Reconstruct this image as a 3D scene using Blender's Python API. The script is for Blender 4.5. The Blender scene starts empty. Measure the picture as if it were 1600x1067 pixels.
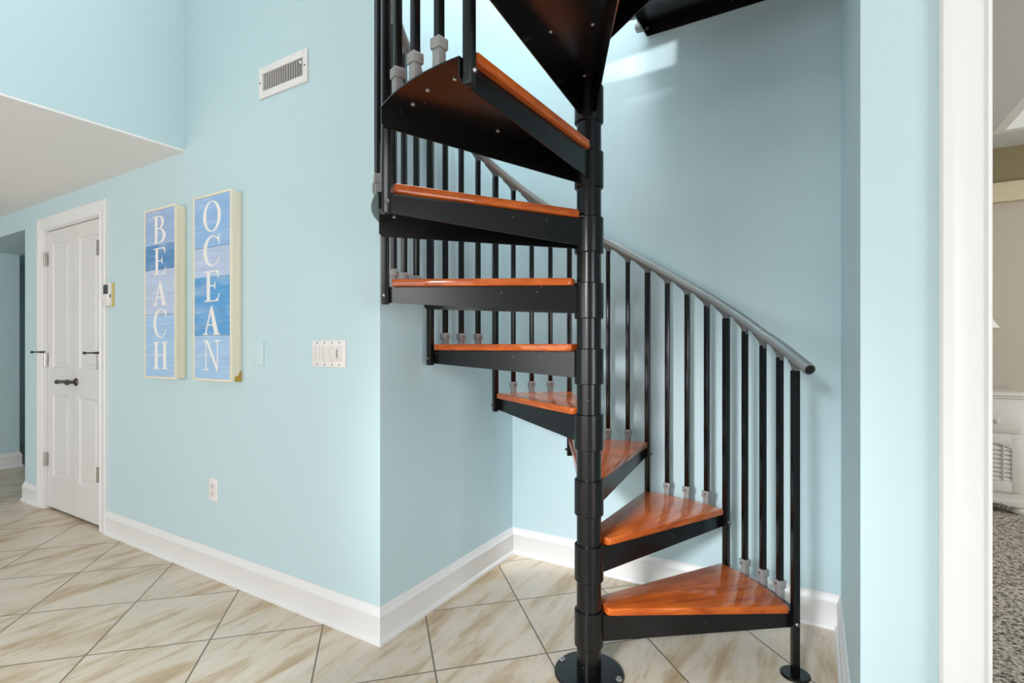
import bpy, bmesh, math, random
from mathutils import Vector, Matrix

R = math.radians
sc = bpy.context.scene
col = sc.collection
random.seed(4)

# ------------------------------------------------------------------ camera
EYE = 1.2
YAW = 30.48
FPX = 801.7
cam_d = bpy.data.cameras.new('camera')
cam_d.sensor_width = 36.0
cam_d.lens = FPX / 1600 * 36
cam_d.shift_y = (539.8 - 533.5) / 1600
cam_d.clip_start = 0.02
cam = bpy.data.objects.new('camera', cam_d)
col.objects.link(cam)
cam.location = (0, 0, EYE)
cam.rotation_euler = (R(90), 0, R(YAW))
sc.camera = cam

# ------------------------------------------------------------------ world, lights, exposure
w = bpy.data.worlds.new('daylight')
sc.world = w
w.use_nodes = True
bg = w.node_tree.nodes['Background']
bg.inputs['Color'].default_value = (0.95, 0.98, 1.0, 1)
bg.inputs['Strength'].default_value = 0.35

def area(name, loc, target, sx, sy, power, color=(0.965, 0.985, 1.0)):
    d = bpy.data.lights.new(name, 'AREA')
    d.shape = 'RECTANGLE'; d.size = sx; d.size_y = sy; d.energy = power; d.color = color
    o = bpy.data.objects.new(name, d); col.objects.link(o)
    o.location = loc
    o.rotation_euler = (Vector(target) - Vector(loc)).to_track_quat('-Z', 'Y').to_euler()
    return o

# tall glazed doors and upper windows of the room behind the photographer
for wx, pw in ((-5.2, 42), (-3.6, 48), (-1.5, 40), (0.0, 34)):
    area('glass_door_daylight', (wx, -5.4, 1.3), (wx * 0.5, 2, 1.2), 1.4, 2.4, pw)
area('side_window_daylight', (4.25, -1.3, 1.3), (-2, 0.3, 1.0), 1.9, 2.2, 102)
# unseen area light added high over the stair well to brighten the alcove
area('stairwell_fill_light', (-0.95, 1.95, 5.25), (-0.95, 1.95, 0), 1.0, 0.9, 122)
# soft spotlight added behind the camera to fill the dim alcove
tk = bpy.data.lights.new('alcove_fill_spot', 'SPOT')
tk.energy = 620; tk.spot_size = R(30); tk.spot_blend = 1.0; tk.shadow_soft_size = 0.3; tk.color = (0.97, 0.985, 1.0)
tko = bpy.data.objects.new('alcove_fill_spot', tk); col.objects.link(tko)
tko.location = (-0.7, -2.2, 2.0)
tko.rotation_euler = (Vector((-0.7, 2.2, 0.4)) - tko.location).to_track_quat('-Z', 'Y').to_euler()
# unseen area light added to brighten the bedroom
area('bedroom_fill_light', (4.1, 3.2, 1.6), (1.0, 4.4, 1.2), 1.5, 1.4, 68, (1, 0.97, 0.93))
# narrow spot added, no real fixture: throws the window-light patch under the landing
sp = bpy.data.lights.new('added_patch_spot', 'SPOT')
sp.energy = 1900; sp.spot_size = R(3.5); sp.spot_blend = 0.6; sp.shadow_soft_size = 0.10
spo = bpy.data.objects.new('added_patch_spot', sp); col.objects.link(spo)
spo.location = (3.63, -4.0, 3.1)
spo.rotation_euler = (Vector((-0.73, 2.57, 2.70)) - spo.location).to_track_quat('-Z', 'Y').to_euler()

sc.view_settings.view_transform = 'Standard'
sc.view_settings.look = 'None'
sc.view_settings.gamma = 1.0
sc.view_settings.exposure = 0.13

# ------------------------------------------------------------------ materials
def new_mat(name):
    m = bpy.data.materials.new(name); m.use_nodes = True
    return m, m.node_tree, m.node_tree.nodes['Principled BSDF']

def plain(name, color, rough=0.5, metal=0.0, bump=0.0, bscale=200.0, coat=0.0, var=0.0, spec=0.5):
    m, nt, b = new_mat(name)
    b.inputs['Base Color'].default_value = (*color, 1)
    b.inputs['Roughness'].default_value = rough
    b.inputs['Metallic'].default_value = metal
    b.inputs['Coat Weight'].default_value = coat
    b.inputs['Coat Roughness'].default_value = 0.12
    b.inputs['Specular IOR Level'].default_value = spec
    tc = nt.nodes.new('ShaderNodeTexCoord')
    n = nt.nodes.new('ShaderNodeTexNoise'); n.inputs['Scale'].default_value = bscale
    nt.links.new(tc.outputs['Object'], n.inputs['Vector'])
    if bump:
        bp = nt.nodes.new('ShaderNodeBump'); bp.inputs['Strength'].default_value = bump
        bp.inputs['Distance'].default_value = 0.001
        nt.links.new(n.outputs['Fac'], bp.inputs['Height'])
        nt.links.new(bp.outputs['Normal'], b.inputs['Normal'])
    if var:
        mx = nt.nodes.new('ShaderNodeMix'); mx.data_type = 'RGBA'
        mx.inputs['A'].default_value = (*[c * (1 - var) for c in color], 1)
        mx.inputs['B'].default_value = (*[min(1, c * (1 + var)) for c in color], 1)
        nt.links.new(n.outputs['Fac'], mx.inputs['Factor'])
        nt.links.new(mx.outputs['Result'], b.inputs['Base Color'])
    return m

WALL = plain('aqua_wall_paint', (0.57, 0.735, 0.78), 0.5, bump=0.06, bscale=350)
TRIM = plain('white_trim_paint', (0.85, 0.84, 0.84), 0.35)
DOORP = plain('white_door_paint', (0.77, 0.755, 0.745), 0.38)
CEIL = plain('ceiling_white', (0.93, 0.90, 0.885), 0.8)
UCEIL = plain('upper_ceiling_white', (0.85, 0.85, 0.85), 0.8)
BEIGE = plain('beige_bedroom_paint', (0.545, 0.49, 0.415), 0.7)
OLIVE = plain('olive_band_paint', (0.27, 0.225, 0.12), 0.7)
CREAMB = plain('cream_ledge_paint', (0.72, 0.62, 0.44), 0.6)
GREYC = plain('grey_bedroom_ceiling', (0.66, 0.66, 0.66), 0.8)
GREYT = plain('pale_tray_ceiling', (0.85, 0.85, 0.85), 0.8)
BLACK = plain('black_powder_coat', (0.004, 0.004, 0.0045), 0.24, bump=0.03, bscale=500, coat=0.0, spec=0.42)
def chips(m):
    """small worn specks in the black paint"""
    nt = m.node_tree; b = nt.nodes['Principled BSDF']
    tc = nt.nodes.new('ShaderNodeTexCoord'); n = nt.nodes.new('ShaderNodeTexNoise')
    n.inputs['Scale'].default_value = 95; n.inputs['Detail'].default_value = 1
    nt.links.new(tc.outputs['Object'], n.inputs['Vector'])
    cr = nt.nodes.new('ShaderNodeValToRGB'); e = cr.color_ramp.elements
    e[0].position = 0.80; e[0].color = (0.004, 0.004, 0.0045, 1); e[1].position = 0.815; e[1].color = (0.45, 0.45, 0.44, 1)
    nt.links.new(n.outputs['Fac'], cr.inputs[0]); nt.links.new(cr.outputs[0], b.inputs['Base Color'])
chips(BLACK)
GREY = plain('grey_cast_fitting', (0.27, 0.27, 0.265), 0.45, bump=0.08, bscale=300)
BRACK = plain('dark_grey_bracket', (0.13, 0.135, 0.135), 0.4, bump=0.08, bscale=300)
RAIL = plain('grey_handrail_vinyl', (0.32, 0.345, 0.345), 0.38, metal=0.35)
CHROME = plain('brushed_nickel', (0.50, 0.48, 0.45), 0.25, metal=1.0)
DARKM = plain('dark_antique_metal', (0.10, 0.09, 0.085), 0.25, metal=0.9)
SCREW = plain('zinc_screw', (0.6, 0.6, 0.6), 0.3, metal=0.9)
BOLT = plain('dark_zinc_bolt', (0.22, 0.22, 0.22), 0.3, metal=0.9)
DARK = plain('opening_shade_black', (0.01, 0.01, 0.01), 0.9)  # flat black standing in for the shade inside holes and openings
CREAM = plain('cream_frame_paint', (0.88, 0.80, 0.63), 0.5)
GOLD = plain('worn_gold_corner', (0.55, 0.33, 0.05), 0.4, metal=0.4, bump=0.3, bscale=120, var=0.4)
LETTER = plain('white_letter_paint', (0.90, 0.87, 0.84), 0.6)
PLATE = plain('white_plastic', (0.88, 0.84, 0.82), 0.35)
ROCK = plain('white_rocker_plastic', (0.78, 0.745, 0.73), 0.3)
AQPLATE = plain('aqua_painted_plate', (0.60, 0.765, 0.805), 0.35)
TAN = plain('tan_plastic', (0.85, 0.58, 0.20), 0.45)
LCD = plain('dark_display', (0.02, 0.02, 0.02), 0.15)
GRILL = plain('white_register_metal', (0.87, 0.83, 0.81), 0.4)
DRESS = plain('white_dresser_paint', (0.70, 0.68, 0.635), 0.4)
SHADE = plain('white_lamp_shade', (0.82, 0.80, 0.76), 0.8)
CERAM = plain('pale_ceramic', (0.6, 0.6, 0.55), 0.2)

def wood_mat():
    m, nt, b = new_mat('cherry_stained_wood')
    tc = nt.nodes.new('ShaderNodeTexCoord')
    oi = nt.nodes.new('ShaderNodeObjectInfo')
    ad = nt.nodes.new('ShaderNodeVectorMath'); ad.operation = 'ADD'
    mul = nt.nodes.new('ShaderNodeMath'); mul.operation = 'MULTIPLY'; mul.inputs[1].default_value = 7.0
    nt.links.new(oi.outputs['Random'], mul.inputs[0])
    nt.links.new(tc.outputs['Object'], ad.inputs[0]); nt.links.new(mul.outputs[0], ad.inputs[1])
    mp = nt.nodes.new('ShaderNodeMapping'); mp.inputs['Scale'].default_value = (2.2, 22, 22)
    mp.inputs['Rotation'].default_value = (0, 0, 0.25)
    nt.links.new(ad.outputs[0], mp.inputs['Vector'])
    n = nt.nodes.new('ShaderNodeTexNoise'); n.inputs['Scale'].default_value = 1.6
    n.inputs['Detail'].default_value = 8; n.inputs['Roughness'].default_value = 0.6
    n.inputs['Distortion'].default_value = 0.6
    nt.links.new(mp.outputs[0], n.inputs['Vector'])
    cr = nt.nodes.new('ShaderNodeValToRGB')
    e = cr.color_ramp.elements
    e[0].position = 0.30; e[0].color = (0.30, 0.045, 0.005, 1)
    e[1].position = 0.70; e[1].color = (0.66, 0.165, 0.024, 1)
    x = e.new(0.5); x.color = (0.53, 0.105, 0.012, 1)
    nt.links.new(n.outputs['Fac'], cr.inputs[0])
    # soft darker figure in large blotches
    n2 = nt.nodes.new('ShaderNodeTexNoise'); n2.inputs['Scale'].default_value = 5
    nt.links.new(ad.outputs[0], n2.inputs['Vector'])
    mx = nt.nodes.new('ShaderNodeMix'); mx.data_type = 'RGBA'; mx.blend_type = 'MULTIPLY'
    mx.inputs['Factor'].default_value = 0.45
    nt.links.new(cr.outputs[0], mx.inputs['A'])
    cr2 = nt.nodes.new('ShaderNodeValToRGB')
    cr2.color_ramp.elements[0].position = 0.35; cr2.color_ramp.elements[0].color = (0.55, 0.5, 0.45, 1)
    cr2.color_ramp.elements[1].position = 0.6; cr2.color_ramp.elements[1].color = (1, 1, 1, 1)
    nt.links.new(n2.outputs['Fac'], cr2.inputs[0])
    nt.links.new(cr2.outputs[0], mx.inputs['B'])
    nt.links.new(mx.outputs['Result'], b.inputs['Base Color'])
    b.inputs['Roughness'].default_value = 0.42
    b.inputs['Specular IOR Level'].default_value = 0.15
    b.inputs['Coat Weight'].default_value = 0.7
    b.inputs['Coat IOR'].default_value = 1.45
    b.inputs['Coat Roughness'].default_value = 0.03
    return m
WOOD = wood_mat()

def tile_mat():
    m, nt, b = new_mat('beige_stone_tile')
    N = nt.nodes.new; L = nt.links.new
    tc = N('ShaderNodeTexCoord'); sep = N('ShaderNodeSeparateXYZ'); L(tc.outputs['Object'], sep.inputs[0])
    P = 0.4335
    def lin(sx, sy, off):
        a = N('ShaderNodeMath'); a.operation = 'MULTIPLY'; a.inputs[1].default_value = sx / math.sqrt(2) / P
        c = N('ShaderNodeMath'); c.operation = 'MULTIPLY_ADD'; c.inputs[1].default_value = sy / math.sqrt(2) / P
        L(sep.outputs['X'], a.inputs[0]); L(sep.outputs['Y'], c.inputs[0]); L(a.outputs[0], c.inputs[2])
        d = N('ShaderNodeMath'); d.operation = 'ADD'; d.inputs[1].default_value = -off / P + 40
        L(c.outputs[0], d.inputs[0])
        return d
    u = lin(1, 1, 0.2); v = lin(1, -1, -0.169)
    def edge(q):
        f = N('ShaderNodeMath'); f.operation = 'FRACT'; L(q.outputs[0], f.inputs[0])
        s = N('ShaderNodeMath'); s.operation = 'SUBTRACT'; s.inputs[1].default_value = 0.5; L(f.outputs[0], s.inputs[0])
        a = N('ShaderNodeMath'); a.operation = 'ABSOLUTE'; L(s.outputs[0], a.inputs[0])
        return a
    mxm = N('ShaderNodeMath'); mxm.operation = 'MAXIMUM'
    L(edge(u).outputs[0], mxm.inputs[0]); L(edge(v).outputs[0], mxm.inputs[1])
    g = N('ShaderNodeMapRange'); g.inputs['From Min'].default_value = 0.4915; g.inputs['From Max'].default_value = 0.4945
    L(mxm.outputs[0], g.inputs['Value'])
    # per-tile offset
    fu = N('ShaderNodeMath'); fu.operation = 'FLOOR'; L(u.outputs[0], fu.inputs[0])
    fv = N('ShaderNodeMath'); fv.operation = 'FLOOR'; L(v.outputs[0], fv.inputs[0])
    cb = N('ShaderNodeCombineXYZ'); L(fu.outputs[0], cb.inputs[0]); L(fv.outputs[0], cb.inputs[1])
    wn = N('ShaderNodeTexWhiteNoise'); wn.noise_dimensions = '3D'; L(cb.outputs[0], wn.inputs['Vector'])
    sc3 = N('ShaderNodeVectorMath'); sc3.operation = 'SCALE'; sc3.inputs['Scale'].default_value = 5
    L(wn.outputs['Color'], sc3.inputs[0])
    ad = N('ShaderNodeVectorMath'); ad.operation = 'ADD'; L(tc.outputs['Object'], ad.inputs[0]); L(sc3.outputs[0], ad.inputs[1])
    mp = N('ShaderNodeMapping'); mp.inputs['Rotation'].default_value = (0, 0, R(8)); mp.inputs['Scale'].default_value = (4.6, 1.0, 1)
    mp.vector_type = 'POINT'
    L(ad.outputs[0], mp.inputs['Vector'])
    n1 = N('ShaderNodeTexNoise'); n1.inputs['Scale'].default_value = 2.3; n1.inputs['Detail'].default_value = 9
    n1.inputs['Roughness'].default_value = 0.62; n1.inputs['Distortion'].default_value = 0.35
    L(mp.outputs[0], n1.inputs['Vector'])
    cr = N('ShaderNodeValToRGB'); e = cr.color_ramp.elements
    e[0].position = 0.30; e[0].color = (0.49, 0.34, 0.19, 1)
    e[1].position = 0.68; e[1].color = (0.79, 0.69, 0.58, 1)
    x = e.new(0.42); x.color = (0.63, 0.49, 0.335, 1)
    x = e.new(0.50); x.color = (0.74, 0.63, 0.505, 1)
    L(n1.outputs['Fac'], cr.inputs[0])
    # fine dark specks and cracks
    n2 = N('ShaderNodeTexNoise'); n2.inputs['Scale'].default_value = 9; n2.inputs['Detail'].default_value = 12
    n2.inputs['Roughness'].default_value = 0.75; L(mp.outputs[0], n2.inputs['Vector'])
    cr2 = N('ShaderNodeValToRGB')
    cr2.color_ramp.elements[0].position = 0.30; cr2.color_ramp.elements[0].color = (0.6, 0.55, 0.5, 1)
    cr2.color_ramp.elements[1].position = 0.46; cr2.color_ramp.elements[1].color = (1, 1, 1, 1)
    L(n2.outputs['Fac'], cr2.inputs[0])
    mul = N('ShaderNodeMix'); mul.data_type = 'RGBA'; mul.blend_type = 'MULTIPLY'; mul.inputs['Factor'].default_value = 0.6
    L(cr.outputs[0], mul.inputs['A']); L(cr2.outputs[0], mul.inputs['B'])
    mg = N('ShaderNodeMix'); mg.data_type = 'RGBA'
    L(g.outputs[0], mg.inputs['Factor']); L(mul.outputs['Result'], mg.inputs['A']); mg.inputs['B'].default_value = (0.20, 0.16, 0.11, 1)
    L(mg.outputs['Result'], b.inputs['Base Color'])
    b.inputs['Roughness'].default_value = 0.38
    inv = N('ShaderNodeMath'); inv.operation = 'SUBTRACT'; inv.inputs[0].default_value = 1; L(g.outputs[0], inv.inputs[1])
    bp = N('ShaderNodeBump'); bp.inputs['Strength'].default_value = 0.6; bp.inputs['Distance'].default_value = 0.002
    L(inv.outputs[0], bp.inputs['Height']); L(bp.outputs['Normal'], b.inputs['Normal'])
    return m
TILE = tile_mat()

def carpet_mat():
    m, nt, b = new_mat('speckled_carpet')
    N = nt.nodes.new; L = nt.links.new
    tc = N('ShaderNodeTexCoord')
    n = N('ShaderNodeTexNoise'); n.inputs['Scale'].default_value = 62; n.inputs['Detail'].default_value = 4
    n.inputs['Roughness'].default_value = 0.75; L(tc.outputs['Object'], n.inputs['Vector'])
    cr = N('ShaderNodeValToRGB'); e = cr.color_ramp.elements
    e[0].position = 0.40; e[0].color = (0.03, 0.032, 0.025, 1)
    e[1].position = 0.58; e[1].color = (0.72, 0.67, 0.59, 1)
    x = e.new(0.48); x.color = (0.36, 0.32, 0.26, 1)
    L(n.outputs['Fac'], cr.inputs[0]); L(cr.outputs[0], b.inputs['Base Color'])
    b.inputs['Roughness'].default_value = 1.0
    bp = N('ShaderNodeBump'); bp.inputs['Strength'].default_value = 0.8; bp.inputs['Distance'].default_value = 0.006
    L(n.outputs['Fac'], bp.inputs['Height']); L(bp.outputs['Normal'], b.inputs['Normal'])
    return m
CARPET = carpet_mat()

def plank_mat(name, bands, z0, z1):
    """painted planks: bands = [(z_low, z_high, colour)], read from object z"""
    m, nt, b = new_mat(name)
    N = nt.nodes.new; L = nt.links.new
    tc = N('ShaderNodeTexCoord'); sep = N('ShaderNodeSeparateXYZ'); L(tc.outputs['Object'], sep.inputs[0])
    mr = N('ShaderNodeMapRange'); mr.inputs['From Min'].default_value = z0; mr.inputs['From Max'].default_value = z1
    L(sep.outputs['Z'], mr.inputs['Value'])
    cr = N('ShaderNodeValToRGB'); cr.color_ramp.interpolation = 'CONSTANT'
    e = cr.color_ramp.elements
    seam = (0.16, 0.24, 0.36, 1)
    stops = []
    for i, (a, c, colr) in enumerate(bands):
        p0 = (a - z0) / (z1 - z0)
        if i:
            stops.append((p0 - 0.0015, seam)); stops.append((p0 + 0.0015, (*colr, 1)))
        else:
            stops.append((0.0, (*colr, 1)))
    e[0].position = 0; e[0].color = stops[0][1]
    e.remove(e[1])
    for p_, c_ in stops[1:]:
        q = e.new(p_); q.color = c_
    L(mr.outputs[0], cr.inputs[0])
    mp = N('ShaderNodeMapping'); mp.inputs['Scale'].default_value = (4, 4, 12); L(tc.outputs['Object'], mp.inputs['Vector'])
    n = N('ShaderNodeTexNoise'); n.inputs['Scale'].default_value = 1.4; n.inputs['Detail'].default_value = 8
    n.inputs['Distortion'].default_value = 0.3; L(mp.outputs[0], n.inputs['Vector'])
    r2 = N('ShaderNodeValToRGB'); r2.color_ramp.elements[0].position = 0.46; r2.color_ramp.elements[0].color = (0, 0, 0, 1)
    r2.color_ramp.elements[1].position = 0.72; r2.color_ramp.elements[1].color = (0.45, 0.45, 0.45, 1)
    L(n.outputs['Fac'], r2.inputs[0])
    mx = N('ShaderNodeMix'); mx.data_type = 'RGBA'; L(r2.outputs[0], mx.inputs['Factor'])
    L(cr.outputs[0], mx.inputs['A']); mx.inputs['B'].default_value = (0.62, 0.72, 0.86, 1)
    mp2 = N('ShaderNodeMapping'); mp2.inputs['Scale'].default_value = (3, 3, 60); L(tc.outputs['Object'], mp2.inputs['Vector'])
    n2 = N('ShaderNodeTexNoise'); n2.inputs['Scale'].default_value = 2; n2.inputs['Detail'].default_value = 6; L(mp2.outputs[0], n2.inputs['Vector'])
    r3 = N('ShaderNodeMapRange'); r3.inputs['To Min'].default_value = 0.90; r3.inputs['To Max'].default_value = 1.10
    r3.inputs['From Min'].default_value = 0.3; r3.inputs['From Max'].default_value = 0.7; L(n2.outputs['Fac'], r3.inputs['Value'])
    sc_ = N('ShaderNodeVectorMath'); sc_.operation = 'SCALE'; L(mx.outputs['Result'], sc_.inputs[0]); L(r3.outputs[0], sc_.inputs['Scale'])
    L(sc_.outputs[0], b.inputs['Base Color'])
    b.inputs['Roughness'].default_value = 0.6
    return m

# ------------------------------------------------------------------ mesh helpers
class MB:
    def __init__(s):
        s.bm = bmesh.new()
    def box(s, x0, x1, y0, y1, z0, z1, mat=None):
        vs = [s.bm.verts.new((x, y, z)) for x in (x0, x1) for y in (y0, y1) for z in (z0, z1)]
        for f in ((0, 1, 3, 2), (4, 6, 7, 5), (0, 4, 5, 1), (2, 3, 7, 6), (0, 2, 6, 4), (1, 5, 7, 3)):
            s.bm.faces.new([vs[i] for i in f])
        return s
    def prism(s, pts, axis, a0, a1):
        """polygon pts (2-D) pushed along axis 'x','y' or 'z' from a0 to a1"""
        def mk(p, a):
            return {'z': (p[0], p[1], a), 'y': (p[0], a, p[1]), 'x': (a, p[0], p[1])}[axis]
        lo = [s.bm.verts.new(mk(p, a0)) for p in pts]
        hi = [s.bm.verts.new(mk(p, a1)) for p in pts]
        n = len(pts)
        s.bm.faces.new(lo[::-1]); s.bm.faces.new(hi)
        for i in range(n):
            s.bm.faces.new((lo[i], lo[(i + 1) % n], hi[(i + 1) % n], hi[i]))
        return s
    def hexa(s, p8):
        vs = [s.bm.verts.new(p) for p in p8]
        for f in ((3, 2, 1, 0), (4, 5, 6, 7), (0, 1, 5, 4), (1, 2, 6, 5), (2, 3, 7, 6), (3, 0, 4, 7)):
            s.bm.faces.new([vs[i] for i in f])
        return s
    def lathe(s, prof, n=32, center=(0, 0, 0), axis='z', caps=True):
        """prof: list of (radius, height)"""
        rings = []
        for r, h in prof:
            ring = []
            for i in range(n):
                a = 2 * math.pi * i / n
                c, d = r * math.cos(a), r * math.sin(a)
                q = {'z': (c, d, h), 'y': (c, h, d), 'x': (h, c, d)}[axis]
                ring.append(s.bm.verts.new([q[k] + center[k] for k in range(3)]))
            rings.append(ring)
        for a, b in zip(rings, rings[1:]):
            for i in range(n):
                s.bm.faces.new((a[i], a[(i + 1) % n], b[(i + 1) % n], b[i]))
        if caps:
            s.bm.faces.new(rings[0][::-1]); s.bm.faces.new(rings[-1])
        return s
    def tube(s, pts, r, n=16, caps=True, rs=None):
        pts = [Vector(p) for p in pts]
        rings = []
        up = Vector((0, 0, 1))
        for i, p in enumerate(pts):
            t = (pts[min(i + 1, len(pts) - 1)] - pts[max(i - 1, 0)]).normalized()
            u = up.cross(t)
            if u.length < 1e-4: u = Vector((1, 0, 0)).cross(t)
            u.normalize(); v = t.cross(u)
            rr = rs[i] if rs else r
            rings.append([s.bm.verts.new(p + u * rr * math.cos(2 * math.pi * k / n) + v * rr * math.sin(2 * math.pi * k / n)) for k in range(n)])
        for a, b in zip(rings, rings[1:]):
            for i in range(n):
                s.bm.faces.new((a[i], a[(i + 1) % n], b[(i + 1) % n], b[i]))
        if caps:
            s.bm.faces.new(rings[0][::-1]); s.bm.faces.new(rings[-1])
        return s
    def mesh(s, name, mat, bevel=0.0, seg=2, smooth=False):
        bmesh.ops.recalc_face_normals(s.bm, faces=s.bm.faces)
        if bevel:
            ed = [e for e in s.bm.edges if len(e.link_faces) == 2 and e.calc_face_angle() > R(35)]
            bmesh.ops.bevel(s.bm, geom=ed, offset=bevel, segments=seg, profile=0.5, affect='EDGES', clamp_overlap=True)
        me = bpy.data.meshes.new(name)
        s.bm.to_mesh(me); s.bm.free()
        me.materials.append(mat)
        if smooth or bevel:
            for p in me.polygons: p.use_smooth = True
            me.set_sharp_from_angle(angle=R(32))
        return me
    def build(s, name, mat, parent=None, bevel=0.0, seg=2, smooth=False):
        o = bpy.data.objects.new(name, s.mesh(name, mat, bevel, seg, smooth))
        col.objects.link(o)
        if parent: o.parent = parent
        return o

def tag(o, label, cat=None, group=None, kind=None):
    if label: o['label'] = label
    if cat: o['category'] = cat
    if group: o['group'] = group
    if kind: o['kind'] = kind
    return o

def thing(name, loc, label, cat, group=None, rz=0):
    o = bpy.data.objects.new(name, None); col.objects.link(o)
    o.empty_display_size = 0.1
    o.location = loc; o.rotation_euler = (0, 0, rz)
    return tag(o, label, cat, group)

def struct(name, mb, mat, label, cat, bevel=0.0, parent=None, smooth=False):
    o = mb.build(name, mat, parent, bevel, smooth=smooth)
    if not parent: tag(o, label, cat, None, 'structure')
    return o

def dup(o, parent=None):
    c = o.copy(); col.objects.link(c)
    if parent: c.parent = parent
    for ch in list(o.children): dup(ch, c)
    return c

# ------------------------------------------------------------------ the room
YA, XB, YC, XD = 1.516, -1.511, 2.572, 0.098
TOP = 5.3
XL = -2.972          # bulkhead face
ZL = 2.272           # low ceiling
XH = -6.815          # far left wall
XE = -5.28           # left end of the long wall
struct('floor', MB().box(-8.6, 4.4, -6.5, 3.4, -0.06, 0.0), TILE, 'beige stone tile floor laid on the diagonal', 'floor')
# long wall with the signs; opening of the closet door left out
dx0, dx1, dz = -4.897, -3.976, 2.046
m = MB()
m.box(XE, dx0, YA, YA + 0.12, 0, ZL + 0.3).box(dx0, dx1, YA, YA + 0.12, dz, ZL + 0.3).box(dx1, XL, YA, YA + 0.12, 0, ZL + 0.3)
m.box(XL, XB - 0.12, YA, YA + 0.12, 0, TOP)
m.box(XH, XE, YA, YA + 0.12, 2.10, ZL + 0.3)
struct('wall_front', m, WALL, 'long aqua wall carrying the two signs, the vent and the switches', 'wall')
struct('wall_alcove_left', MB().box(XB - 0.12, XB, YA, YC + 0.12, 0, TOP), WALL, 'aqua side wall of the stair alcove, left of the stair', 'wall')
struct('wall_alcove_back', MB().box(XB, XD + 0.12, YC, YC + 0.12, 0, TOP), WALL, 'aqua back wall of the stair alcove behind the handrail', 'wall')
struct('wall_alcove_right', MB().box(XD, XD + 0.12, YA, YC, 0, TOP), WALL, 'narrow shaded aqua side wall right of the stair', 'wall')
ox0, ox1, oz = 0.340, 1.16, 2.14
m = MB().box(XD + 0.12, ox0 - 0.02, YA, YA + 0.12, 0, TOP).box(ox0 - 0.02, ox1 + 0.02, YA, YA + 0.12, oz + 0.02, TOP).box(ox1 + 0.02, 4.3, YA, YA + 0.12, 0, TOP)
struct('wall_doorway', m, WALL, 'bright aqua wall strip beside the white bedroom door casing', 'wall')
# bulkhead + low ceiling
struct('wall_bulkhead', MB().box(XL - 0.12, XL, -6.5, YA, ZL, TOP), WALL, 'aqua bulkhead wall above the low ceiling at upper left', 'wall')
struct('ceiling_low', MB().box(XH - 0.1, XL - 0.0005, -6.5, YA, ZL - 0.01, ZL + 0.25), CEIL, 'low white ceiling at the upper left', 'ceiling')
struct('ceiling', MB().box(XL - 0.2, 4.4, -6.5, YC + 0.2, TOP, TOP + 0.1), UCEIL, 'high white ceiling over the stair', 'ceiling')
struct('wall_left', MB().box(XH - 0.12, XH, -6.5, 1.915, 0, ZL + 0.3), WALL, 'aqua wall at the far left end of the room', 'wall')
struct('wall_right', MB().box(4.3, 4.4, YA, 5.5, 0, TOP), WALL, 'aqua wall on the right behind the photographer', 'wall')
# hall to the left
struct('ceiling_hall', MB().box(-8.4, XE + 0.0, YA + 0.12, 3.4, 2.10, 2.2), WALL, 'aqua painted soffit over the hall opening', 'ceiling')
m = MB().box(XE, XE + 0.12, YA + 0.12, 3.3, 0, 2.2).box(-8.4, XE, 3.3, 3.4, 0, 2.2).box(-8.5, -8.4, 1.8, 3.4, 0, 2.2).box(-8.4, XH - 0.12, 1.78, 1.915, 0, 2.2)
struct('wall_hall', m, WALL, 'dim aqua walls inside the hall', 'wall')
# closet behind the door
m = MB().box(-5.0, -3.9, YA + 0.6, YA + 0.66, 0, 2.3).box(-5.05, -5.0, YA + 0.12, YA + 0.66, 0, 2.3).box(-3.9, -3.85, YA + 0.12, YA + 0.66, 0, 2.3).box(-5.0, -3.9, YA + 0.12, YA + 0.66, 2.25, 2.3)
struct('wall_closet', m, WALL, 'inside of the closet behind the double door', 'wall')

# bedroom beyond the doorway
BY = 5.36
struct('floor_carpet', MB().box(0.215, 4.3, YA + 0.06, BY, 0.0, 0.012), CARPET, 'speckled grey-beige carpet of the bedroom', 'carpet')
struct('wall_bedroom_back', MB().box(0.1, 4.3, BY, BY + 0.1, 0, 3.0), BEIGE, 'beige back wall of the bedroom', 'wall')
struct('wall_bedroom_left', MB().box(XD + 0.02, 0.215, YC + 0.12, BY, 0, 3.0), BEIGE, 'beige left wall of the bedroom', 'wall')
struct('trim_1', MB().box(0.215, 4.3, BY - 0.004, BY, 2.46, 2.735), OLIVE, 'olive painted band above the cream ledge in the bedroom', 'trim')
struct('trim_2', MB().box(0.215, 4.3, BY - 0.07, BY - 0.004, 2.305, 2.452), CREAMB, 'cream ledge moulding high on the bedroom back wall', 'trim', bevel=0.004)
# ceiling with a tray recess
tx, ty = 1.175, 4.93
m = MB().box(0.215, tx - 0.06, YA + 0.12, BY, 2.735, 2.80).box(tx - 0.06, 4.3, ty + 0.06, BY, 2.735, 2.80)
struct('ceiling_bedroom', m, GREYC, 'grey bedroom ceiling border around the tray', 'ceiling')
m = MB().box(tx - 0.06, 4.3, YA + 0.12, ty + 0.06, 2.87, 2.92).box(tx - 0.06, tx + 0.001, YA + 0.12, ty + 0.06, 2.7345, 2.87)
m.box(tx, 4.3, ty - 0.001, ty + 0.06, 2.7345, 2.87)
struct('ceiling_bedroom_tray', m, GREYT, 'pale raised tray of the bedroom ceiling', 'ceiling')

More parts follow.
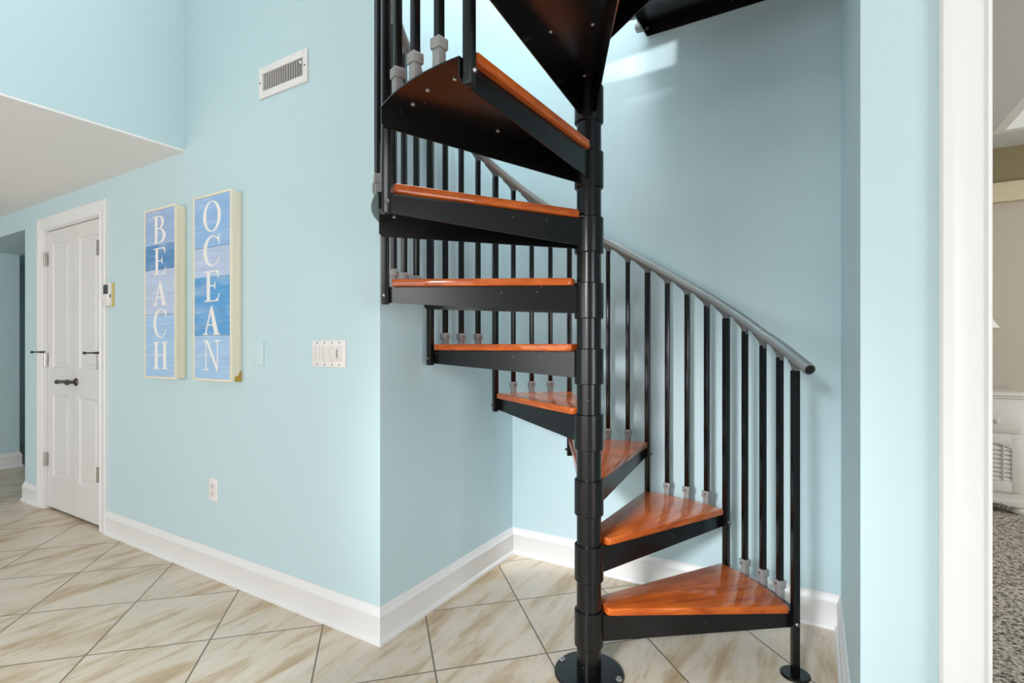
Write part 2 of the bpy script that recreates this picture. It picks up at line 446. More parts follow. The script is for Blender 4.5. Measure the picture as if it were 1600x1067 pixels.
# baseboards: profile (offset from wall, height)
BB = [(0, 0), (0.024, 0), (0.0235, 0.010), (0.019, 0.018), (0.0145, 0.022), (0.0145, 0.102), (0.0165, 0.106), (0.0165, 0.113), (0.012, 0.119), (0.010, 0.128), (0.006, 0.135), (0.005, 0.146), (0, 0.146)]
def baseboard(name, p0, p1, nrm, m0, m1, label, parent=None):
    """p0->p1 along the wall, nrm = into the room, m0/m1 = mitre per unit offset (+1 longer, -1 shorter, 0 square)"""
    p0, p1, nrm = Vector((*p0, 0)), Vector((*p1, 0)), Vector((*nrm, 0))
    t = (p1 - p0).normalized()
    b = MB()
    A = [b.bm.verts.new(p0 + nrm * d - t * d * m0 + Vector((0, 0, z))) for d, z in BB]
    B = [b.bm.verts.new(p1 + nrm * d + t * d * m1 + Vector((0, 0, z))) for d, z in BB]
    n = len(BB)
    for i in range(n):
        b.bm.faces.new((A[i], A[(i + 1) % n], B[(i + 1) % n], B[i]))
    b.bm.faces.new(A[::-1]); b.bm.faces.new(B)
    return struct(name, b, TRIM, label, 'baseboard', smooth=True)
baseboard('baseboard_front', (-3.888, YA), (XB, YA), (0, -1), 0, 1, 'white baseboard along the long aqua wall under the signs')
baseboard('baseboard_alcove_left', (XB, YA), (XB, YC), (1, 0), 1, -1, 'white baseboard on the left side wall of the stair alcove')
baseboard('baseboard_alcove_back', (XB, YC), (XD, YC), (0, -1), -1, -1, 'white baseboard behind the stair on the back wall')
baseboard('baseboard_alcove_right', (XD, YC), (XD, YA), (-1, 0), -1, 1, 'white baseboard on the right side wall of the stair alcove')
baseboard('baseboard_doorway', (XD, YA), (ox0 - 0.094, YA), (0, -1), 1, 0, 'short white baseboard beside the bedroom door casing')
baseboard('baseboard_closet', (XE, YA), (-4.985, YA), (0, -1), 1, 0, 'short white baseboard left of the closet door')
baseboard('baseboard_hall', (XH, -6.5), (XH, 1.915), (1, 0), 0, 1, 'white baseboard in the hall at the far left')

# casing profile (position across width 0..0.09, thickness)
CS = [(0, 0), (0, 0.012), (0.006, 0.016), (0.012, 0.011), (0.030, 0.012), (0.060, 0.016), (0.072, 0.021), (0.084, 0.021), (0.090, 0.016), (0.090, 0)]
def casing(b, x_in, side, z0, z1):
    """vertical casing on the long-wall plane; x_in inner edge, side -1 grows left / +1 right; top mitred"""
    lo, hi = [], []
    for d, t in CS:
        x = x_in + side * d
        lo.append(b.bm.verts.new((x, YA - t, z0))); hi.append(b.bm.verts.new((x, YA - t, z1 + d)))
    n = len(CS)
    for i in range(n):
        b.bm.faces.new((lo[i], lo[(i + 1) % n], hi[(i + 1) % n], hi[i]))
    b.bm.faces.new(lo); b.bm.faces.new(hi)
def head(b, x0, x1, z):
    A, B = [], []
    for d, t in CS:
        A.append(b.bm.verts.new((x0 - d, YA - t, z + d))); B.append(b.bm.verts.new((x1 + d, YA - t, z + d)))
    n = len(CS)
    for i in range(n):
        b.bm.faces.new((A[i], A[(i + 1) % n], B[(i + 1) % n], B[i]))
    b.bm.faces.new(A); b.bm.faces.new(B)

# bedroom door casing and jamb
m = MB(); casing(m, ox0 - 0.004, -1, 0, oz); casing(m, ox1 + 0.004, 1, 0, oz); head(m, ox0 - 0.004, ox1 + 0.004, oz)
m.box(ox0 - 0.02, ox0, YA - 0.001, YA + 0.125, 0, oz + 0.02).box(ox1, ox1 + 0.02, YA - 0.001, YA + 0.125, 0, oz + 0.02).box(ox0, ox1, YA - 0.001, YA + 0.125, oz, oz + 0.02)
struct('trim_3', m, TRIM, 'tall white casing around the bedroom doorway at the right', 'trim', smooth=True)

# closet double door
m = MB(); casing(m, dx0, -1, 0, dz); casing(m, dx1, 1, 0, dz); head(m, dx0, dx1, dz)
m.box(dx0, dx0 + 0.010, YA - 0.001, YA + 0.12, 0, dz).box(dx1 - 0.010, dx1, YA - 0.001, YA + 0.12, 0, dz).box(dx0 + 0.01, dx1 - 0.01, YA - 0.001, YA + 0.12, dz - 0.006, dz)
struct('trim_4', m, TRIM, 'white moulded casing around the closet double door', 'trim', smooth=True)

door = thing('door_1', ((dx0 + dx1) / 2, YA + 0.013, 0), 'white four-panel closet double door with black lever handle', 'door')
door['kind'] = 'structure'
def leaf(x0, x1, z0, z1, panels):
    """door leaf front at y=0, raised-and-recessed panels cut in the front"""
    b = MB(); bm = b.bm
    xs = [x0, x0 + 0.086, x1 - 0.082, x1] if x0 < 0 and x1 <= 0.001 else [x0, x0 + 0.082, x1 - 0.086, x1]
    zs = [z0, panels[0][0], panels[0][1], panels[1][0], panels[1][1], z1]
    V = [[bm.verts.new((x, 0, z)) for z in zs] for x in xs]
    for i in range(3):
        for j in range(5):
            q = (V[i][j], V[i + 1][j], V[i + 1][j + 1], V[i][j + 1])
            if i == 1 and j in (1, 3):
                rings = [list(q)]
                for ins, dep in ((0.010, 0.009), (0.022, 0.009), (0.040, 0.002)):
                    rx0, rx1, rz0, rz1 = xs[1] + ins, xs[2] - ins, zs[j] + ins, zs[j + 1] - ins
                    rings.append([bm.verts.new((x, dep, z)) for x, z in ((rx0, rz0), (rx1, rz0), (rx1, rz1), (rx0, rz1))])
                for a, c in zip(rings, rings[1:]):
                    for k in range(4):
                        bm.faces.new((a[k], a[(k + 1) % 4], c[(k + 1) % 4], c[k]))
                bm.faces.new(rings[-1])
            else:
                bm.faces.new(q)
    # sides and back
    B = [bm.verts.new((x, 0.035, z)) for x, z in ((x0, z0), (x1, z0), (x1, z1), (x0, z1))]
    bm.faces.new(B[::-1])
    bm.faces.new([V[i][0] for i in range(4)][::-1] + [B[0], B[1]])
    bm.faces.new([V[i][5] for i in range(4)] + [B[2], B[3]])
    bm.faces.new([V[0][j] for j in range(6)] + [B[3], B[0]])
    bm.faces.new([V[3][j] for j in range(6)][::-1] + [B[1], B[2]])
    return b
hw = (dx1 - dx0) / 2 - 0.012
PN = ((0.246, 0.843), (1.038, 1.943))
lf = leaf(-hw, -0.0015, 0.018, 2.036, PN).build('door_leaf', DOORP, door)
rf = leaf(0.0015, hw, 0.018, 2.036, PN).build('door_leaf', DOORP, door)
# lever handle on the right leaf
h = MB().lathe([(0.027, 0), (0.027, -0.006), (0.020, -0.012), (0.011, -0.014), (0.011, -0.040), (0.019, -0.044), (0.019, -0.058), (0.012, -0.062)], 24, (0.045, 0, 0.948), 'y')
h.tube([(0.045, -0.052, 0.948), (0.0, -0.053, 0.951), (-0.05, -0.053, 0.949), (-0.10, -0.052, 0.946), (-0.115, -0.052, 0.946), (-0.155, -0.052, 0.950)], 0.01, 12, rs=[0.014, 0.0125, 0.0125, 0.013, 0.017, 0.003])
hd = h.build('door_handle', DARKM, rf, smooth=True); hd['label'] = 'dark metal lever handle'
# hinges with pin stops
def hinge(x, z, par, stop=0, yk=-0.016):
    b = MB().tube([(x, yk, z - 0.05), (x, yk, z + 0.05)], 0.0075, 10)
    b.box(x - 0.016, x + 0.016, yk + 0.003, yk + 0.010, z - 0.048, z + 0.048)
    o = b.build('hinge', CHROME, par, smooth=True)
    if stop:
        s = MB().tube([(x, -0.018, z + 0.056), (x - 0.035, -0.045, z + 0.057), (x - 0.085, -0.062, z + 0.056)], 0.006, 8, rs=[0.009, 0.005, 0.005])
        s.lathe([(0.004, 0.0), (0.010, 0.004), (0.010, 0.014), (0.004, 0.018)], 10, (x - 0.098, -0.062, z + 0.056), 'x')
        s.build('door_stop', DARKM, o, smooth=True)
for z, st in ((0.362, 0), (1.095, 1), (1.835, 0)):
    hinge(-hw - 0.002, z, lf, st); hinge(hw - 0.016, z, rf, st, -0.025)

# ------------------------------------------------------------------ spiral staircase
PX, PY = -0.711, 1.764
RI, A0, RB = 0.2384, 29.56, 0.7495
stair = thing('spiral_staircase', (PX, PY, 0), 'black steel spiral staircase with orange-brown wooden treads and grey handrail', 'staircase')
MB().lathe([(0.0445, 0.008), (0.0445, 3.9)], 40).build('center_pole', BLACK, stair, smooth=True)
bp_ = MB().lathe([(0.126, 0), (0.126, 0.006), (0.123, 0.009), (0.046, 0.009)], 48).build('base_plate', BLACK, stair, smooth=True)
bolt = MB().lathe([(0.012, 0), (0.012, 0.003), (0.008, 0.003), (0.008, 0.009), (0.004, 0.010)], 8)
bo = bolt.build('bolt', SCREW, bp_, smooth=True)
for i, a in enumerate((175, 2)):
    c = bo if i == 0 else dup(bo, bp_)
    c.location = (0.113 * math.cos(R(a)), 0.113 * math.sin(R(a)), 0.009)

# --- one tread, in a frame whose +x axis runs along the middle of the tread
RP = 0.770
HA = R(15)
ZW = 0.014        # wood top above the nominal tread height
TW = 0.027
def edge_line(sgn, off_in, off_out, r0, r1):
    """points of a tread edge: sgn -1 front, +1 rear; offset measured towards the tread's inside"""
    d = Vector((math.cos(HA), sgn * math.sin(HA))); n = Vector((sgn * math.sin(HA), -math.cos(HA) * sgn))
    if sgn < 0: n = Vector((math.sin(HA), math.cos(HA)))
    else: n = Vector((math.sin(HA), -math.cos(HA)))
    n = n.normalized()
    return d * r0 + n * off_in, d * r1 + n * off_out
def tread_outline(off_in, off_out, r0, rarc, nseg=14):
    f0, f1 = edge_line(-1, off_in, off_out, r0, 0.75)
    q0, q1 = edge_line(1, off_in, off_out, r0, 0.75)
    def hit(a, b):
        d = b - a; A = d.dot(d); B = 2 * a.dot(d); C = a.dot(a) - rarc * rarc
        t = (-B + math.sqrt(B * B - 4 * A * C)) / (2 * A); return a + d * t
    fo, ro = hit(f0, f1), hit(q0, q1)
    a0, a1 = math.atan2(fo.y, fo.x), math.atan2(ro.y, ro.x)
    arc = [(rarc * math.cos(a0 + (a1 - a0) * i / nseg), rarc * math.sin(a0 + (a1 - a0) * i / nseg)) for i in range(nseg + 1)]
    return f0, q0, arc, fo, ro
f0, q0, arc, fo, ro = tread_outline(-0.020, 0.0145, 0.042, RP)
zt = ZW - TW
pan = MB().prism([tuple(f0)] + arc + [tuple(q0)], 'z', zt - 0.004, zt)
for a, b, sg in ((f0, fo, -1), (q0, ro, 1)):
    d = (b - a).normalized(); n = Vector((-d.y, d.x)) * (-sg) * 0.004
    ln = (b - a).length
    e = b - d * 0.001
    c1 = a; c2 = e
    pr = [(c1, -0.100), (a + d * (ln - 0.012), -0.058), (a + d * (ln - 0.001), -0.046), (c2, 0.0)]
    # flange plate: tapered, corner clipped at the outer lower end
    outer = [(a, 0), (a, -0.098), (a + d * (ln - 0.014), -0.058), (a + d * (ln - 0.002), -0.047), (a + d * (ln - 0.002), 0)]
    lo = [pan.bm.verts.new((p.x, p.y, zt + z)) for p, z in outer]
    hi = [pan.bm.verts.new((p.x + n.x, p.y + n.y, zt + z)) for p, z in outer]
    k = len(outer)
    pan.bm.faces.new(lo); pan.bm.faces.new(hi[::-1])
    for i in range(k):
        pan.bm.faces.new((lo[i], lo[(i + 1) % k], hi[(i + 1) % k], hi[i]))
tread0 = pan.build('tread', BLACK, stair)
# wooden step board with rounded inner corners
f0, q0, arc, fo, ro = tread_outline(-0.034, -0.006, 0.062, 0.724)
def corner(p, a, b, r, n=5):
    """round corner p between directions to a and b"""
    u = (Vector(a) - p).normalized(); v = (Vector(b) - p).normalized()
    pts = []
    for i in range(n + 1):
        t = i / n
        pts.append(tuple(p + u * r * (1 - t) ** 2 + v * r * t ** 2))
    return pts
pf, pq = Vector(f0), Vector(q0)
wpts = corner(pf, pq, fo, 0.02) + arc + corner(pq, ro, pf, 0.02)
MB().prism(wpts, 'z', ZW - TW + 0.0003, ZW).build('wood_step', WOOD, tread0, bevel=0.004, seg=3)
MB().lathe([(0.0447, -0.133), (0.0505, -0.133), (0.053, -0.130), (0.053, -0.006), (0.0505, -0.003), (0.0447, -0.003)], 40, caps=False).build('hub_sleeve', BLACK, tread0, smooth=True)
# screws under the pan
su = MB().lathe([(0.003, 0), (0.006, 0.002), (0.006, 0.005)], 8).mesh('screw', SCREW, smooth=True)
for (r, a) in ((0.70, -8), (0.71, 0), (0.70, 8), (0.40, -9), (0.40, 9), (0.12, 0)):
    s_ = bpy.data.objects.new('screw', su); col.objects.link(s_); s_.parent = tread0
    s_.location = (r * math.cos(R(a)), r * math.sin(R(a)), zt - 0.0085)
treads = [tread0]
for i in range(1, 11):
    treads.append(dup(tread0, stair))
for i, t in enumerate(treads):
    t.location = (0, 0, (i + 1) * RI); t.rotation_euler = (0, 0, R(A0 + 30 * i + 15))

# --- balusters and posts
def zrail(k):
    if k < 0.5:
        return 1.154 + 0.18 * k
    return 1.125 + RI * k
foot_me = MB().box(-0.0125, 0.0125, -0.0125, 0.0125, 0, 0.05).box(-0.0165, 0.0165, -0.0165, 0.0165, 0.05, 0.078).mesh('baluster_foot', GREY, bevel=0.002)
set_me = MB().lathe([(0.0038, -0.0006), (0.0038, 0.0002)], 12, axis='x').mesh('set_screw', DARK)
slope = RI / R(30) / RB
def bracket_mesh():
    ln = lambda t: 0.044 - 0.0235 + slope * t
    pts = [(-0.011, -0.012), (0.011, -0.012), (0.012, 0.006), (0.017, 0.016), (0.030, ln(0.030) - 0.010), (0.052, ln(0.052) - 0.004), (0.058, ln(0.058) + 0.004), (0.0, ln(0) + 0.006), (-0.016, ln(-0.016) + 0.004), (-0.013, ln(-0.013) - 0.008)]
    return MB().prism(pts, 'x', -0.008, 0.008).mesh('rail_bracket', BRACK, bevel=0.0015)
br_me = bracket_mesh()
nut_me = MB().lathe([(0.0075, 0), (0.0075, 0.005), (0.004, 0.008), (0.004, 0.011)], 6, axis='y').mesh('bolt', BOLT, smooth=True)
def link_child(name, me, par, loc=(0, 0, 0), rz=0):
    o = bpy.data.objects.new(name, me); col.objects.link(o); o.parent = par; o.location = loc; o.rotation_euler = (0, 0, rz)
    return o
KMAX = 9
k = 0.0
while k <= KMAX + 1e-6:
    a = A0 + 30 * k
    main = abs(k - round(k)) < 1e-6
    n = int(math.floor(k + 1e-6)) + 1            # tread under this baluster
    zb = n * RI + zt
    zr = zrail(k) - 0.044
    loc = (RB * math.cos(R(a)), RB * math.sin(R(a)), 0)
    if main:
        kk = int(round(k))
        z0 = 0.006 if kk == 0 else kk * RI + zt - 0.066
        hs = 0.0125
        o = MB().box(-hs, hs, -hs, hs, z0, zr).build('post', BLACK, stair, bevel=0.003)
        if kk == 0:
            MB().lathe([(0.050, 0), (0.050, 0.005), (0.046, 0.008), (0.018, 0.008)], 32).build('foot_plate', BLACK, o, smooth=True)
        else:
            link_child('bolt', nut_me, o, (0, hs, kk * RI + zt - 0.034))
        link_child('bolt', nut_me, o, (0, -hs, (kk + 1) * RI + zt - 0.034), math.pi)
    else:
        hs = 0.0105
        o = MB().box(-hs, hs, -hs, hs, zb + 0.07, zr).build('baluster', BLACK, stair, bevel=0.003)
        link_child('baluster_foot', foot_me, o, (0, 0, zb))
        link_child('set_screw', set_me, o, (-0.0162, 0, zb + 0.064))
    o.location = loc; o.rotation_euler = (0, 0, R(a))
    link_child('rail_bracket', br_me, o, (0, 0, zr))
    k += 0.25

# --- handrail: helix, straightening to a level end past the first post
path = []
t0 = Vector((math.sin(R(A0)), -math.cos(R(A0)), 0))
p0 = Vector((RB * math.cos(R(A0)), RB * math.sin(R(A0)), 0))
path.append(p0 + t0 * 0.094 + Vector((0, 0, 1.116)))
path.append(p0 + t0 * 0.060 + Vector((0, 0, 1.130)))
path.append(p0 + t0 * 0.028 + Vector((0, 0, 1.143)))
kk = 0.0
while kk <= KMAX + 0.4:
    a = R(A0 + 30 * kk)
    path.append(Vector((RB * math.cos(a), RB * math.sin(a), zrail(kk))))
    kk += 0.1
rail = MB().tube(path, 0.0205, 24).build('handrail', RAIL, stair, smooth=True)
tt = (path[0] - path[1]).normalized()
cap = MB().tube([path[0] - tt * 0.004, path[0] + tt * 0.0012], 0.0165, 24).build('end_shade_disc', DARK, rail)  # black disc imitating the shade inside the hollow rail

# --- landing: square plate in the far right corner of the well
LX, LY = XD - PX - 0.003, YC - PY - 0.004
lz = 12 * RI
land = MB().box(-0.012, LX, 0.02, LY, lz - 0.062, lz - 0.056)
land.box(-0.012, LX, LY - 0.006, LY, lz - 0.108, lz - 0.056)
land.box(LX - 0.006, LX, 0.02, LY, lz - 0.108, lz - 0.056)
land.prism([(0.045, lz - 0.056), (LY, lz - 0.056), (LY, lz - 0.108), (LY - 0.01, lz - 0.112), (0.045, lz - 0.155)], 'x', -0.012, -0.006)
land.prism([(0.045, lz - 0.056), (LX, lz - 0.056), (LX, lz - 0.108), (0.045, lz - 0.155)], 'y', 0.018, 0.024)
land_o = land.build('landing', BLACK, stair)
MB().box(0.0, LX - 0.002, 0.03, LY - 0.002, lz - 0.0555, lz).build('wood_floor', WOOD, land_o, bevel=0.004)
for yy in (LY - 0.045, LY - 0.16):
    pl = MB().box(-0.046, -0.0125, yy - 0.016, yy + 0.016, lz - 0.096, lz + 0.03).box(-0.056, -0.0125, yy - 0.021, yy + 0.021, lz - 0.092, lz - 0.066)
    pl.build('baluster_foot', GREY, land_o, bevel=0.002)
link_child('bolt', nut_me, land_o, (-0.006, LY - 0.03, lz - 0.085), -math.pi / 2)

# ------------------------------------------------------------------ word signs
def glyph(ch):
    """list of convex-ish polygons in the unit box; rings are given as strips"""
    P = []
    def rect(x0, y0, x1, y1): P.append([(x0, y0), (x1, y0), (x1, y1), (x0, y1)])
    def poly(*p): P.append(list(p))
    def ring(co, ro_, ci, ri_, a0, a1, n=28):
        for i in range(n):
            s, t = R(a0 + (a1 - a0) * i / n), R(a0 + (a1 - a0) * (i + 1) / n)
            P.append([(co[0] + ro_[0] * math.cos(s), co[1] + ro_[1] * math.sin(s)), (co[0] + ro_[0] * math.cos(t), co[1] + ro_[1] * math.sin(t)),
                      (ci[0] + ri_[0] * math.cos(t), ci[1] + ri_[1] * math.sin(t)), (ci[0] + ri_[0] * math.cos(s), ci[1] + ri_[1] * math.sin(s))])
    def serif(x, y, wdt=0.19, up=1):
        poly((x - wdt, y), (x + wdt, y), (x + wdt, y + 0.022 * up), (x + 0.09, y + 0.05 * up), (x - 0.09, y + 0.05 * up), (x - wdt, y + 0.022 * up))
    if ch == 'B':
        rect(.16, 0, .36, 1); poly((0, 1), (0, .975), (.16, .95), (.16, 1)); poly((0, 0), (0, .025), (.16, .05), (.16, 0))
        rect(.34, .962, .48, 1); rect(.34, .515, .48, .55); rect(.34, 0, .48, .038)
        ring((.46, .757), (.40, .243), (.44, .757), (.24, .208), -90, 90); ring((.46, .272), (.54, .272), (.44, .278), (.34, .242), -90, 90)
    elif ch == 'E':
        rect(.18, 0, .38, 1); poly((0, 1), (0, .975), (.18, .95), (.18, 1)); poly((0, 0), (0, .025), (.18, .05), (.18, 0))
        rect(.36, .962, .90, 1); poly((.72, .965), (.92, 1), (.94, .78), (.90, .78), (.86, .90))
        rect(.36, 0, .88, .038); poly((.70, .03), (.88, 0), (1.0, .25), (.96, .26), (.88, .12))
        rect(.36, .50, .68, .535); poly((.64, .50), (.69, .39), (.72, .39), (.72, .64), (.69, .64), (.64, .535))
    elif ch == 'A':
        poly((.11, .03), (.19, .03), (.52, .93), (.49, 1.0), (.45, .93)); poly((.45, .93), (.49, 1.0), (.53, .99), (.90, .03), (.66, .03), (.42, .86))
        rect(.25, .32, .72, .36); serif(.15, 0, .15); serif(.79, 0, .21)
    elif ch == 'C':
        ring((.54, .5), (.54, .5), (.60, .5), (.40, .462), 48, 312, 44)
        poly((.86, .90), (.90, .87), (.96, .70), (1.0, .70), (1.0, 1.0), (.96, 1.0), (.93, .93)); poly((.84, .14), (.90, .13), (1.0, .27), (.97, .29))
    elif ch == 'H':
        for x in (.22, .78):
            rect(x - .09, 0, x + .09, 1); serif(x, 0, .21); serif(x, 1, .21, -1)
        rect(.3, .48, .7, .515)
    elif ch == 'O':
        ring((.5, .5), (.5, .5), (.5, .5), (.325, .462), 0, 360, 56)
    elif ch == 'N':
        rect(.15, 0, .205, 1); rect(.83, 0, .885, 1); poly((.04, 1), (.30, 1), (.885, .06), (.885, -.06), (.85, -.06), (.17, .97))
        poly((0, 1), (0, .975), (.12, .955), (.2, .955), (.2, 1)); serif(.178, 0, .17); serif(.857, 1, .16, -1)
    return P
def sign(x0, x1, z0, z1, letters, bands, word, label):
    dpt = 0.058
    cx = (x0 + x1) / 2
    s = thing('word_sign', (cx, YA, z0), label, 'sign')
    hw_, H = (x1 - x0) / 2, z1 - z0
    fr = MB()
    for b0, b1, yy0, yy1, ins in ((0, 1, -dpt, -0.040, 0.0), (0, 1, -0.0375, -0.001, 0.006)):
        X = hw_ - ins; Z0, Z1 = ins, H - ins; T_ = 0.010
        fr.box(-X, -X + T_, yy0, yy1, Z0, Z1).box(X - T_, X, yy0, yy1, Z0, Z1).box(-X + T_, X - T_, yy0, yy1, Z0, Z0 + T_).box(-X + T_, X - T_, yy0, yy1, Z1 - T_, Z1)
    fr.box(-hw_ + 0.008, hw_ - 0.008, -0.0405, -0.037, 0.008, H - 0.008)
    fr.build('frame', CREAM, s, bevel=0.001)
    pm = plank_mat('painted_planks_' + word, [(a - z0, b - z0, c) for a, b, c in bands], 0, H)
    pn = MB().box(-hw_ + 0.0102, hw_ - 0.0102, -dpt + 0.004, -0.041, 0.0102, H - 0.0102).build('panel', pm, s)
    pn['label'] = 'blue painted plank panel'
    for ch, lx0, lx1, lz0, lz1 in letters:
        g = MB()
        for i, pl in enumerate(glyph(ch)):
            pts = [(lx0 - cx + (lx1 - lx0) * u, lz0 - z0 + (lz1 - lz0) * v) for u, v in pl]
            g.prism(pts, 'y', -dpt + 0.0025 - 0.00002 * (i % 5), -dpt + 0.0045)
        lo = g.build('letter', LETTER, pn)
        lo['label'] = 'white capital letter ' + ch
    return s
PALE, LIGHT, DEEP, MID, SKY = (0.50, 0.60, 0.80), (0.37, 0.57, 0.83), (0.10, 0.28, 0.55), (0.11, 0.36, 0.70), (0.30, 0.50, 0.80)
sign(-3.2945, -2.957, 1.018, 1.964,
     [('B', -3.201, -3.064, 1.767, 1.921), ('E', -3.197, -3.060, 1.593, 1.742), ('A', -3.197, -3.049, 1.422, 1.561), ('C', -3.194, -3.056, 1.244, 1.403), ('H', -3.200, -3.038, 1.070, 1.220)],
     [(1.018, 1.369, LIGHT), (1.369, 1.619, PALE), (1.619, 1.759, DEEP), (1.759, 1.964, (0.34, 0.48, 0.74))], 'beach',
     'cream-framed blue plank sign reading BEACH, nearer the closet door')
os_ = sign(-2.783, -2.445, 1.022, 1.965,
     [('O', -2.694, -2.536, 1.773, 1.930), ('C', -2.690, -2.548, 1.599, 1.754), ('E', -2.685, -2.546, 1.422, 1.576), ('A', -2.696, -2.540, 1.254, 1.402), ('N', -2.694, -2.545, 1.074, 1.227)],
     [(1.022, 1.251, LIGHT), (1.251, 1.547, MID), (1.547, 1.695, PALE), (1.695, 1.965, SKY)], 'ocean',
     'cream-framed blue plank sign reading OCEAN, nearer the air vent')
ch_ = MB().prism([(-0.038, -0.0008), (-0.003, -0.0008), (-0.003, 0.055), (-0.012, 0.046), (-0.016, 0.030), (-0.034, 0.024)], 'x', 0.1615, 0.1645).build('chipped_corner', GOLD, os_)
ch_['label'] = 'worn golden lower corner'

# ------------------------------------------------------------------ small wall fittings
# air vent
vx0, vx1, vz0, vz1 = -2.299, -1.948, 2.380, 2.529
vent = thing('air_vent', ((vx0 + vx1) / 2, YA, vz0), 'white metal air vent with upright louvres high on the aqua wall', 'vent')
hw_, H = (vx1 - vx0) / 2, vz1 - vz0
ix, iz = hw_ - 0.030, 0.034
fr = MB().box(-hw_, -ix, -0.010, 0, 0, H).box(ix, hw_, -0.010, 0, 0, H).box(-ix, ix, -0.010, 0, 0, iz).box(-ix, ix, -0.010, 0, H - iz, H)
fr.build('vent_frame', GRILL, vent, bevel=0.003)
MB().box(-ix, ix, -0.0012, -0.0004, iz, H - iz).build('duct_shade_sheet', DARK, vent)  # black sheet on the wall imitating the shade of the duct
for i in range(17):
    x = -ix + (i + 0.5) * 2 * ix / 17
    p4 = [(x - 0.0008, -0.0092), (x + 0.0008, -0.0094), (x + 0.0006, -0.0014), (x - 0.0006, -0.0014)]
    lv = MB().hexa([(*q, iz) for q in p4] + [(*q, H - iz) for q in p4])
    lv.build('louvre', GRILL, vent)
for x in (-hw_ + 0.014, hw_ - 0.014):
    MB().lathe([(0.004, -0.010), (0.004, -0.0115)], 10, (x, 0, H / 2), 'y').build('screw', DARKM, vent)
MB().box(ix - 0.012, ix - 0.003, -0.018, -0.009, H - iz - 0.030, H - iz - 0.020).build('damper_lever', GRILL, vent)

# thermostat
th = thing('thermostat', (-3.84, YA, 1.446), 'small white and tan thermostat on the wall beside the closet casing', 'thermostat')
MB().box(-0.040, 0.040, -0.012, 0, 0.0, 0.150).build('back_plate', TAN, th, bevel=0.003)
MB().box(-0.041, 0.041, -0.030, -0.012, 0.002, 0.148).build('cover', PLATE, th, bevel=0.004)
MB().box(-0.034, 0.028, -0.0312, -0.0300, 0.078, 0.136).build('display', LCD, th)
MB().box(0.0408, 0.0418, -0.026, -0.020, 0.055, 0.075).build('side_switch', LCD, th)
MB().lathe([(0.003, -0.03), (0.003, -0.0316)], 10, (-0.030, 0, 0.018), 'y').build('button', LCD, th)

def wall_plate(name, cx, z, w_, h_, mat, label, cat):
    o = thing(name, (cx, YA, z), label, cat)
    b = MB().box(-w_ / 2, w_ / 2, -0.006, 0, 0, h_).build('cover_plate', mat, o, bevel=0.0025, seg=3)
    return o
def plate_screw(o, x, z, mat, y=-0.006):
    MB().lathe([(0.0032, y), (0.0032, y - 0.0009), (0.002, y - 0.0013)], 10, (x, 0, z), 'y').build('screw', mat, o)
bl = wall_plate('blank_cover_plate', -2.309, 1.104, 0.078, 0.117, AQPLATE, 'small blank cover plate painted aqua like the wall, left of the switches', 'cover plate')
plate_screw(bl, 0, 0.022, AQPLATE); plate_screw(bl, 0, 0.095, AQPLATE)
sw = wall_plate('light_switch_panel', -1.812, 1.107, 0.212, 0.115, PLATE, 'white four-gang light switch panel near the wall corner', 'light switch')
for i in range(4):
    x = -0.0705 + i * 0.047
    if i < 3:
        MB().prism([(-0.006, 0.024), (-0.0072, 0.024), (-0.0105, 0.058), (-0.0078, 0.091), (-0.006, 0.091)], 'x', x - 0.0165, x + 0.0165).build('rocker_switch', ROCK, sw, bevel=0.0008)
    else:
        d_ = MB().prism([(-0.006, 0.024), (-0.0072, 0.024), (-0.0085, 0.058), (-0.0078, 0.091), (-0.006, 0.091)], 'x', x - 0.0165, x + 0.0165).build('dimmer_switch', ROCK, sw, bevel=0.0008)
        MB().box(x - 0.016, x - 0.013, -0.0096, -0.0080, 0.040, 0.076).build('dimmer_slider', DARKM, d_)
    plate_screw(sw, x, 0.010, DARKM); plate_screw(sw, x, 0.105, DARKM)
ou = wall_plate('power_outlet', -2.693, 0.392, 0.076, 0.117, PLATE, 'white power outlet low on the aqua wall under the signs', 'outlet')
for z in (0.038, 0.079):
    rc = MB().box(-0.0165, 0.0165, -0.0085, -0.006, z - 0.0145, z + 0.0145).build('receptacle', ROCK, ou, bevel=0.002)
    for x in (-0.0065, 0.0065):
        MB().box(x - 0.0012, x + 0.0012, -0.0089, -0.0084, z - 0.002, z + 0.006).build('slot', DARK, rc)
    MB().lathe([(0.0022, -0.0084), (0.0022, -0.0089)], 10, (0, 0, z - 0.0085), 'y').build('slot', DARK, rc)
plate_screw(ou, 0, 0.0585, SCREW)

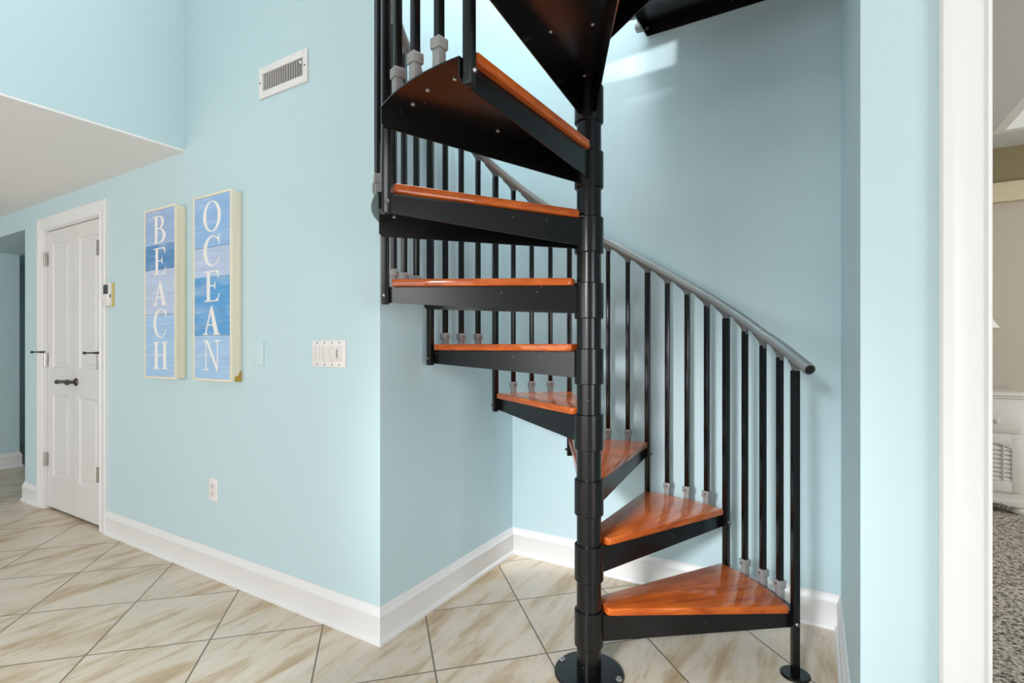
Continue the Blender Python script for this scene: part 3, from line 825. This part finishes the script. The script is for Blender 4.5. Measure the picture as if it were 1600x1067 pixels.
# ------------------------------------------------------------------ bedroom furniture
dr = thing('dresser', (0.935, 4.90, 0.012), 'white painted dresser with louvred doors in the bedroom', 'dresser')
W2, DD, DH = 0.365, 0.43, 0.858
MB().box(-W2, W2, 0.0, DD, 0.09, DH - 0.045).build('body', DRESS, dr, bevel=0.003)
MB().box(-W2 - 0.015, W2 + 0.015, -0.022, DD + 0.01, DH - 0.028, DH).box(-W2 - 0.006, W2 + 0.006, -0.012, DD + 0.002, DH - 0.045, DH - 0.028).build('top', DRESS, dr, bevel=0.005)
for sx in (-1, 1):
    cxx = sx * 0.170
    hwD = 0.147
    d1 = MB().box(cxx - hwD, cxx + hwD, -0.014, 0.0, 0.572, 0.728).build('drawer', DRESS, dr, bevel=0.005)
    MB().box(cxx - hwD + 0.016, cxx + hwD - 0.016, -0.019, -0.014, 0.588, 0.712).build('drawer_face', DRESS, d1, bevel=0.004)
    MB().lathe([(0.018, -0.019), (0.018, -0.022), (0.007, -0.026), (0.007, -0.034), (0.016, -0.040), (0.016, -0.046), (0.008, -0.052)], 20, (cxx + 0.010, 0, 0.652), 'y').build('knob', DRESS, d1, smooth=True)
    # door: frame with an arched louvre field
    dd = MB()
    x0, x1, z0, z1 = cxx - hwD, cxx + hwD, 0.156, 0.535
    st = 0.055
    dd.box(x0, x0 + st, -0.018, 0, z0, z1).box(x1 - st, x1, -0.018, 0, z0, z1).box(x0 + st, x1 - st, -0.018, 0, z0, z0 + st + 0.02)
    n = 12
    pts = [(x0 + st, z1), (x0 + st, z1 - 0.075)] + [(x0 + st + (x1 - x0 - 2 * st) * i / n, z1 - 0.075 + 0.034 * math.sin(math.pi * i / n)) for i in range(1, n)] + [(x1 - st, z1 - 0.075), (x1 - st, z1)]
    dd.prism(pts, 'y', -0.018, 0)
    dob = dd.build('door', DRESS, dr, bevel=0.002)
    lvb = MB()
    for i in range(8):
        z = z0 + st + 0.024 + i * 0.031
        lvb.hexa([(x0 + st, -0.015, z), (x1 - st, -0.015, z), (x1 - st, -0.003, z + 0.026), (x0 + st, -0.003, z + 0.026),
                  (x0 + st, -0.012, z - 0.003), (x1 - st, -0.012, z - 0.003), (x1 - st, 0.0, z + 0.023), (x0 + st, 0.0, z + 0.023)])
    lvb.box((x0 + x1) / 2 + 0.045, (x0 + x1) / 2 + 0.051, -0.019, -0.012, z0 + st + 0.02, z1 - 0.05)
    lvb.build('louvre_panel', DRESS, dob)
# skirting rail and bracket feet
MB().prism([(-W2, 0.10), (-W2, 0.055), (-W2 + 0.12, 0.055), (-W2 + 0.15, 0.07), (W2 - 0.15, 0.07), (W2 - 0.12, 0.055), (W2, 0.055), (W2, 0.10)], 'y', -0.016, 0.03).build('apron', DRESS, dr, bevel=0.003)
for fx in (-W2 + 0.05, W2 - 0.05):
    for fy in (0.03, DD - 0.05):
        MB().lathe([(0.030, 0.0), (0.044, 0.012), (0.048, 0.03), (0.036, 0.045), (0.052, 0.056), (0.052, 0.062)], 24, (fx, fy, 0)).build('foot', DRESS, dr, smooth=True)
lamp = thing('table_lamp', (0.985, 5.10, 0.012 + DH), 'table lamp with white cone shade standing on the dresser', 'lamp')
MB().lathe([(0.065, 0), (0.065, 0.015), (0.03, 0.03), (0.055, 0.10), (0.06, 0.16), (0.03, 0.27), (0.012, 0.31), (0.012, 0.47)], 28).build('base', CERAM, lamp, smooth=True)
MB().lathe([(0.197, 0.458), (0.0705, 0.683), (0.0685, 0.683), (0.195, 0.458)], 40, caps=False).build('lamp_shade', SHADE, lamp, smooth=True)
MB().box(-0.0685, 0.0685, -0.003, 0.003, 0.676, 0.680).box(-0.003, 0.003, -0.003, 0.003, 0.45, 0.68).build('shade_support', CHROME, lamp)
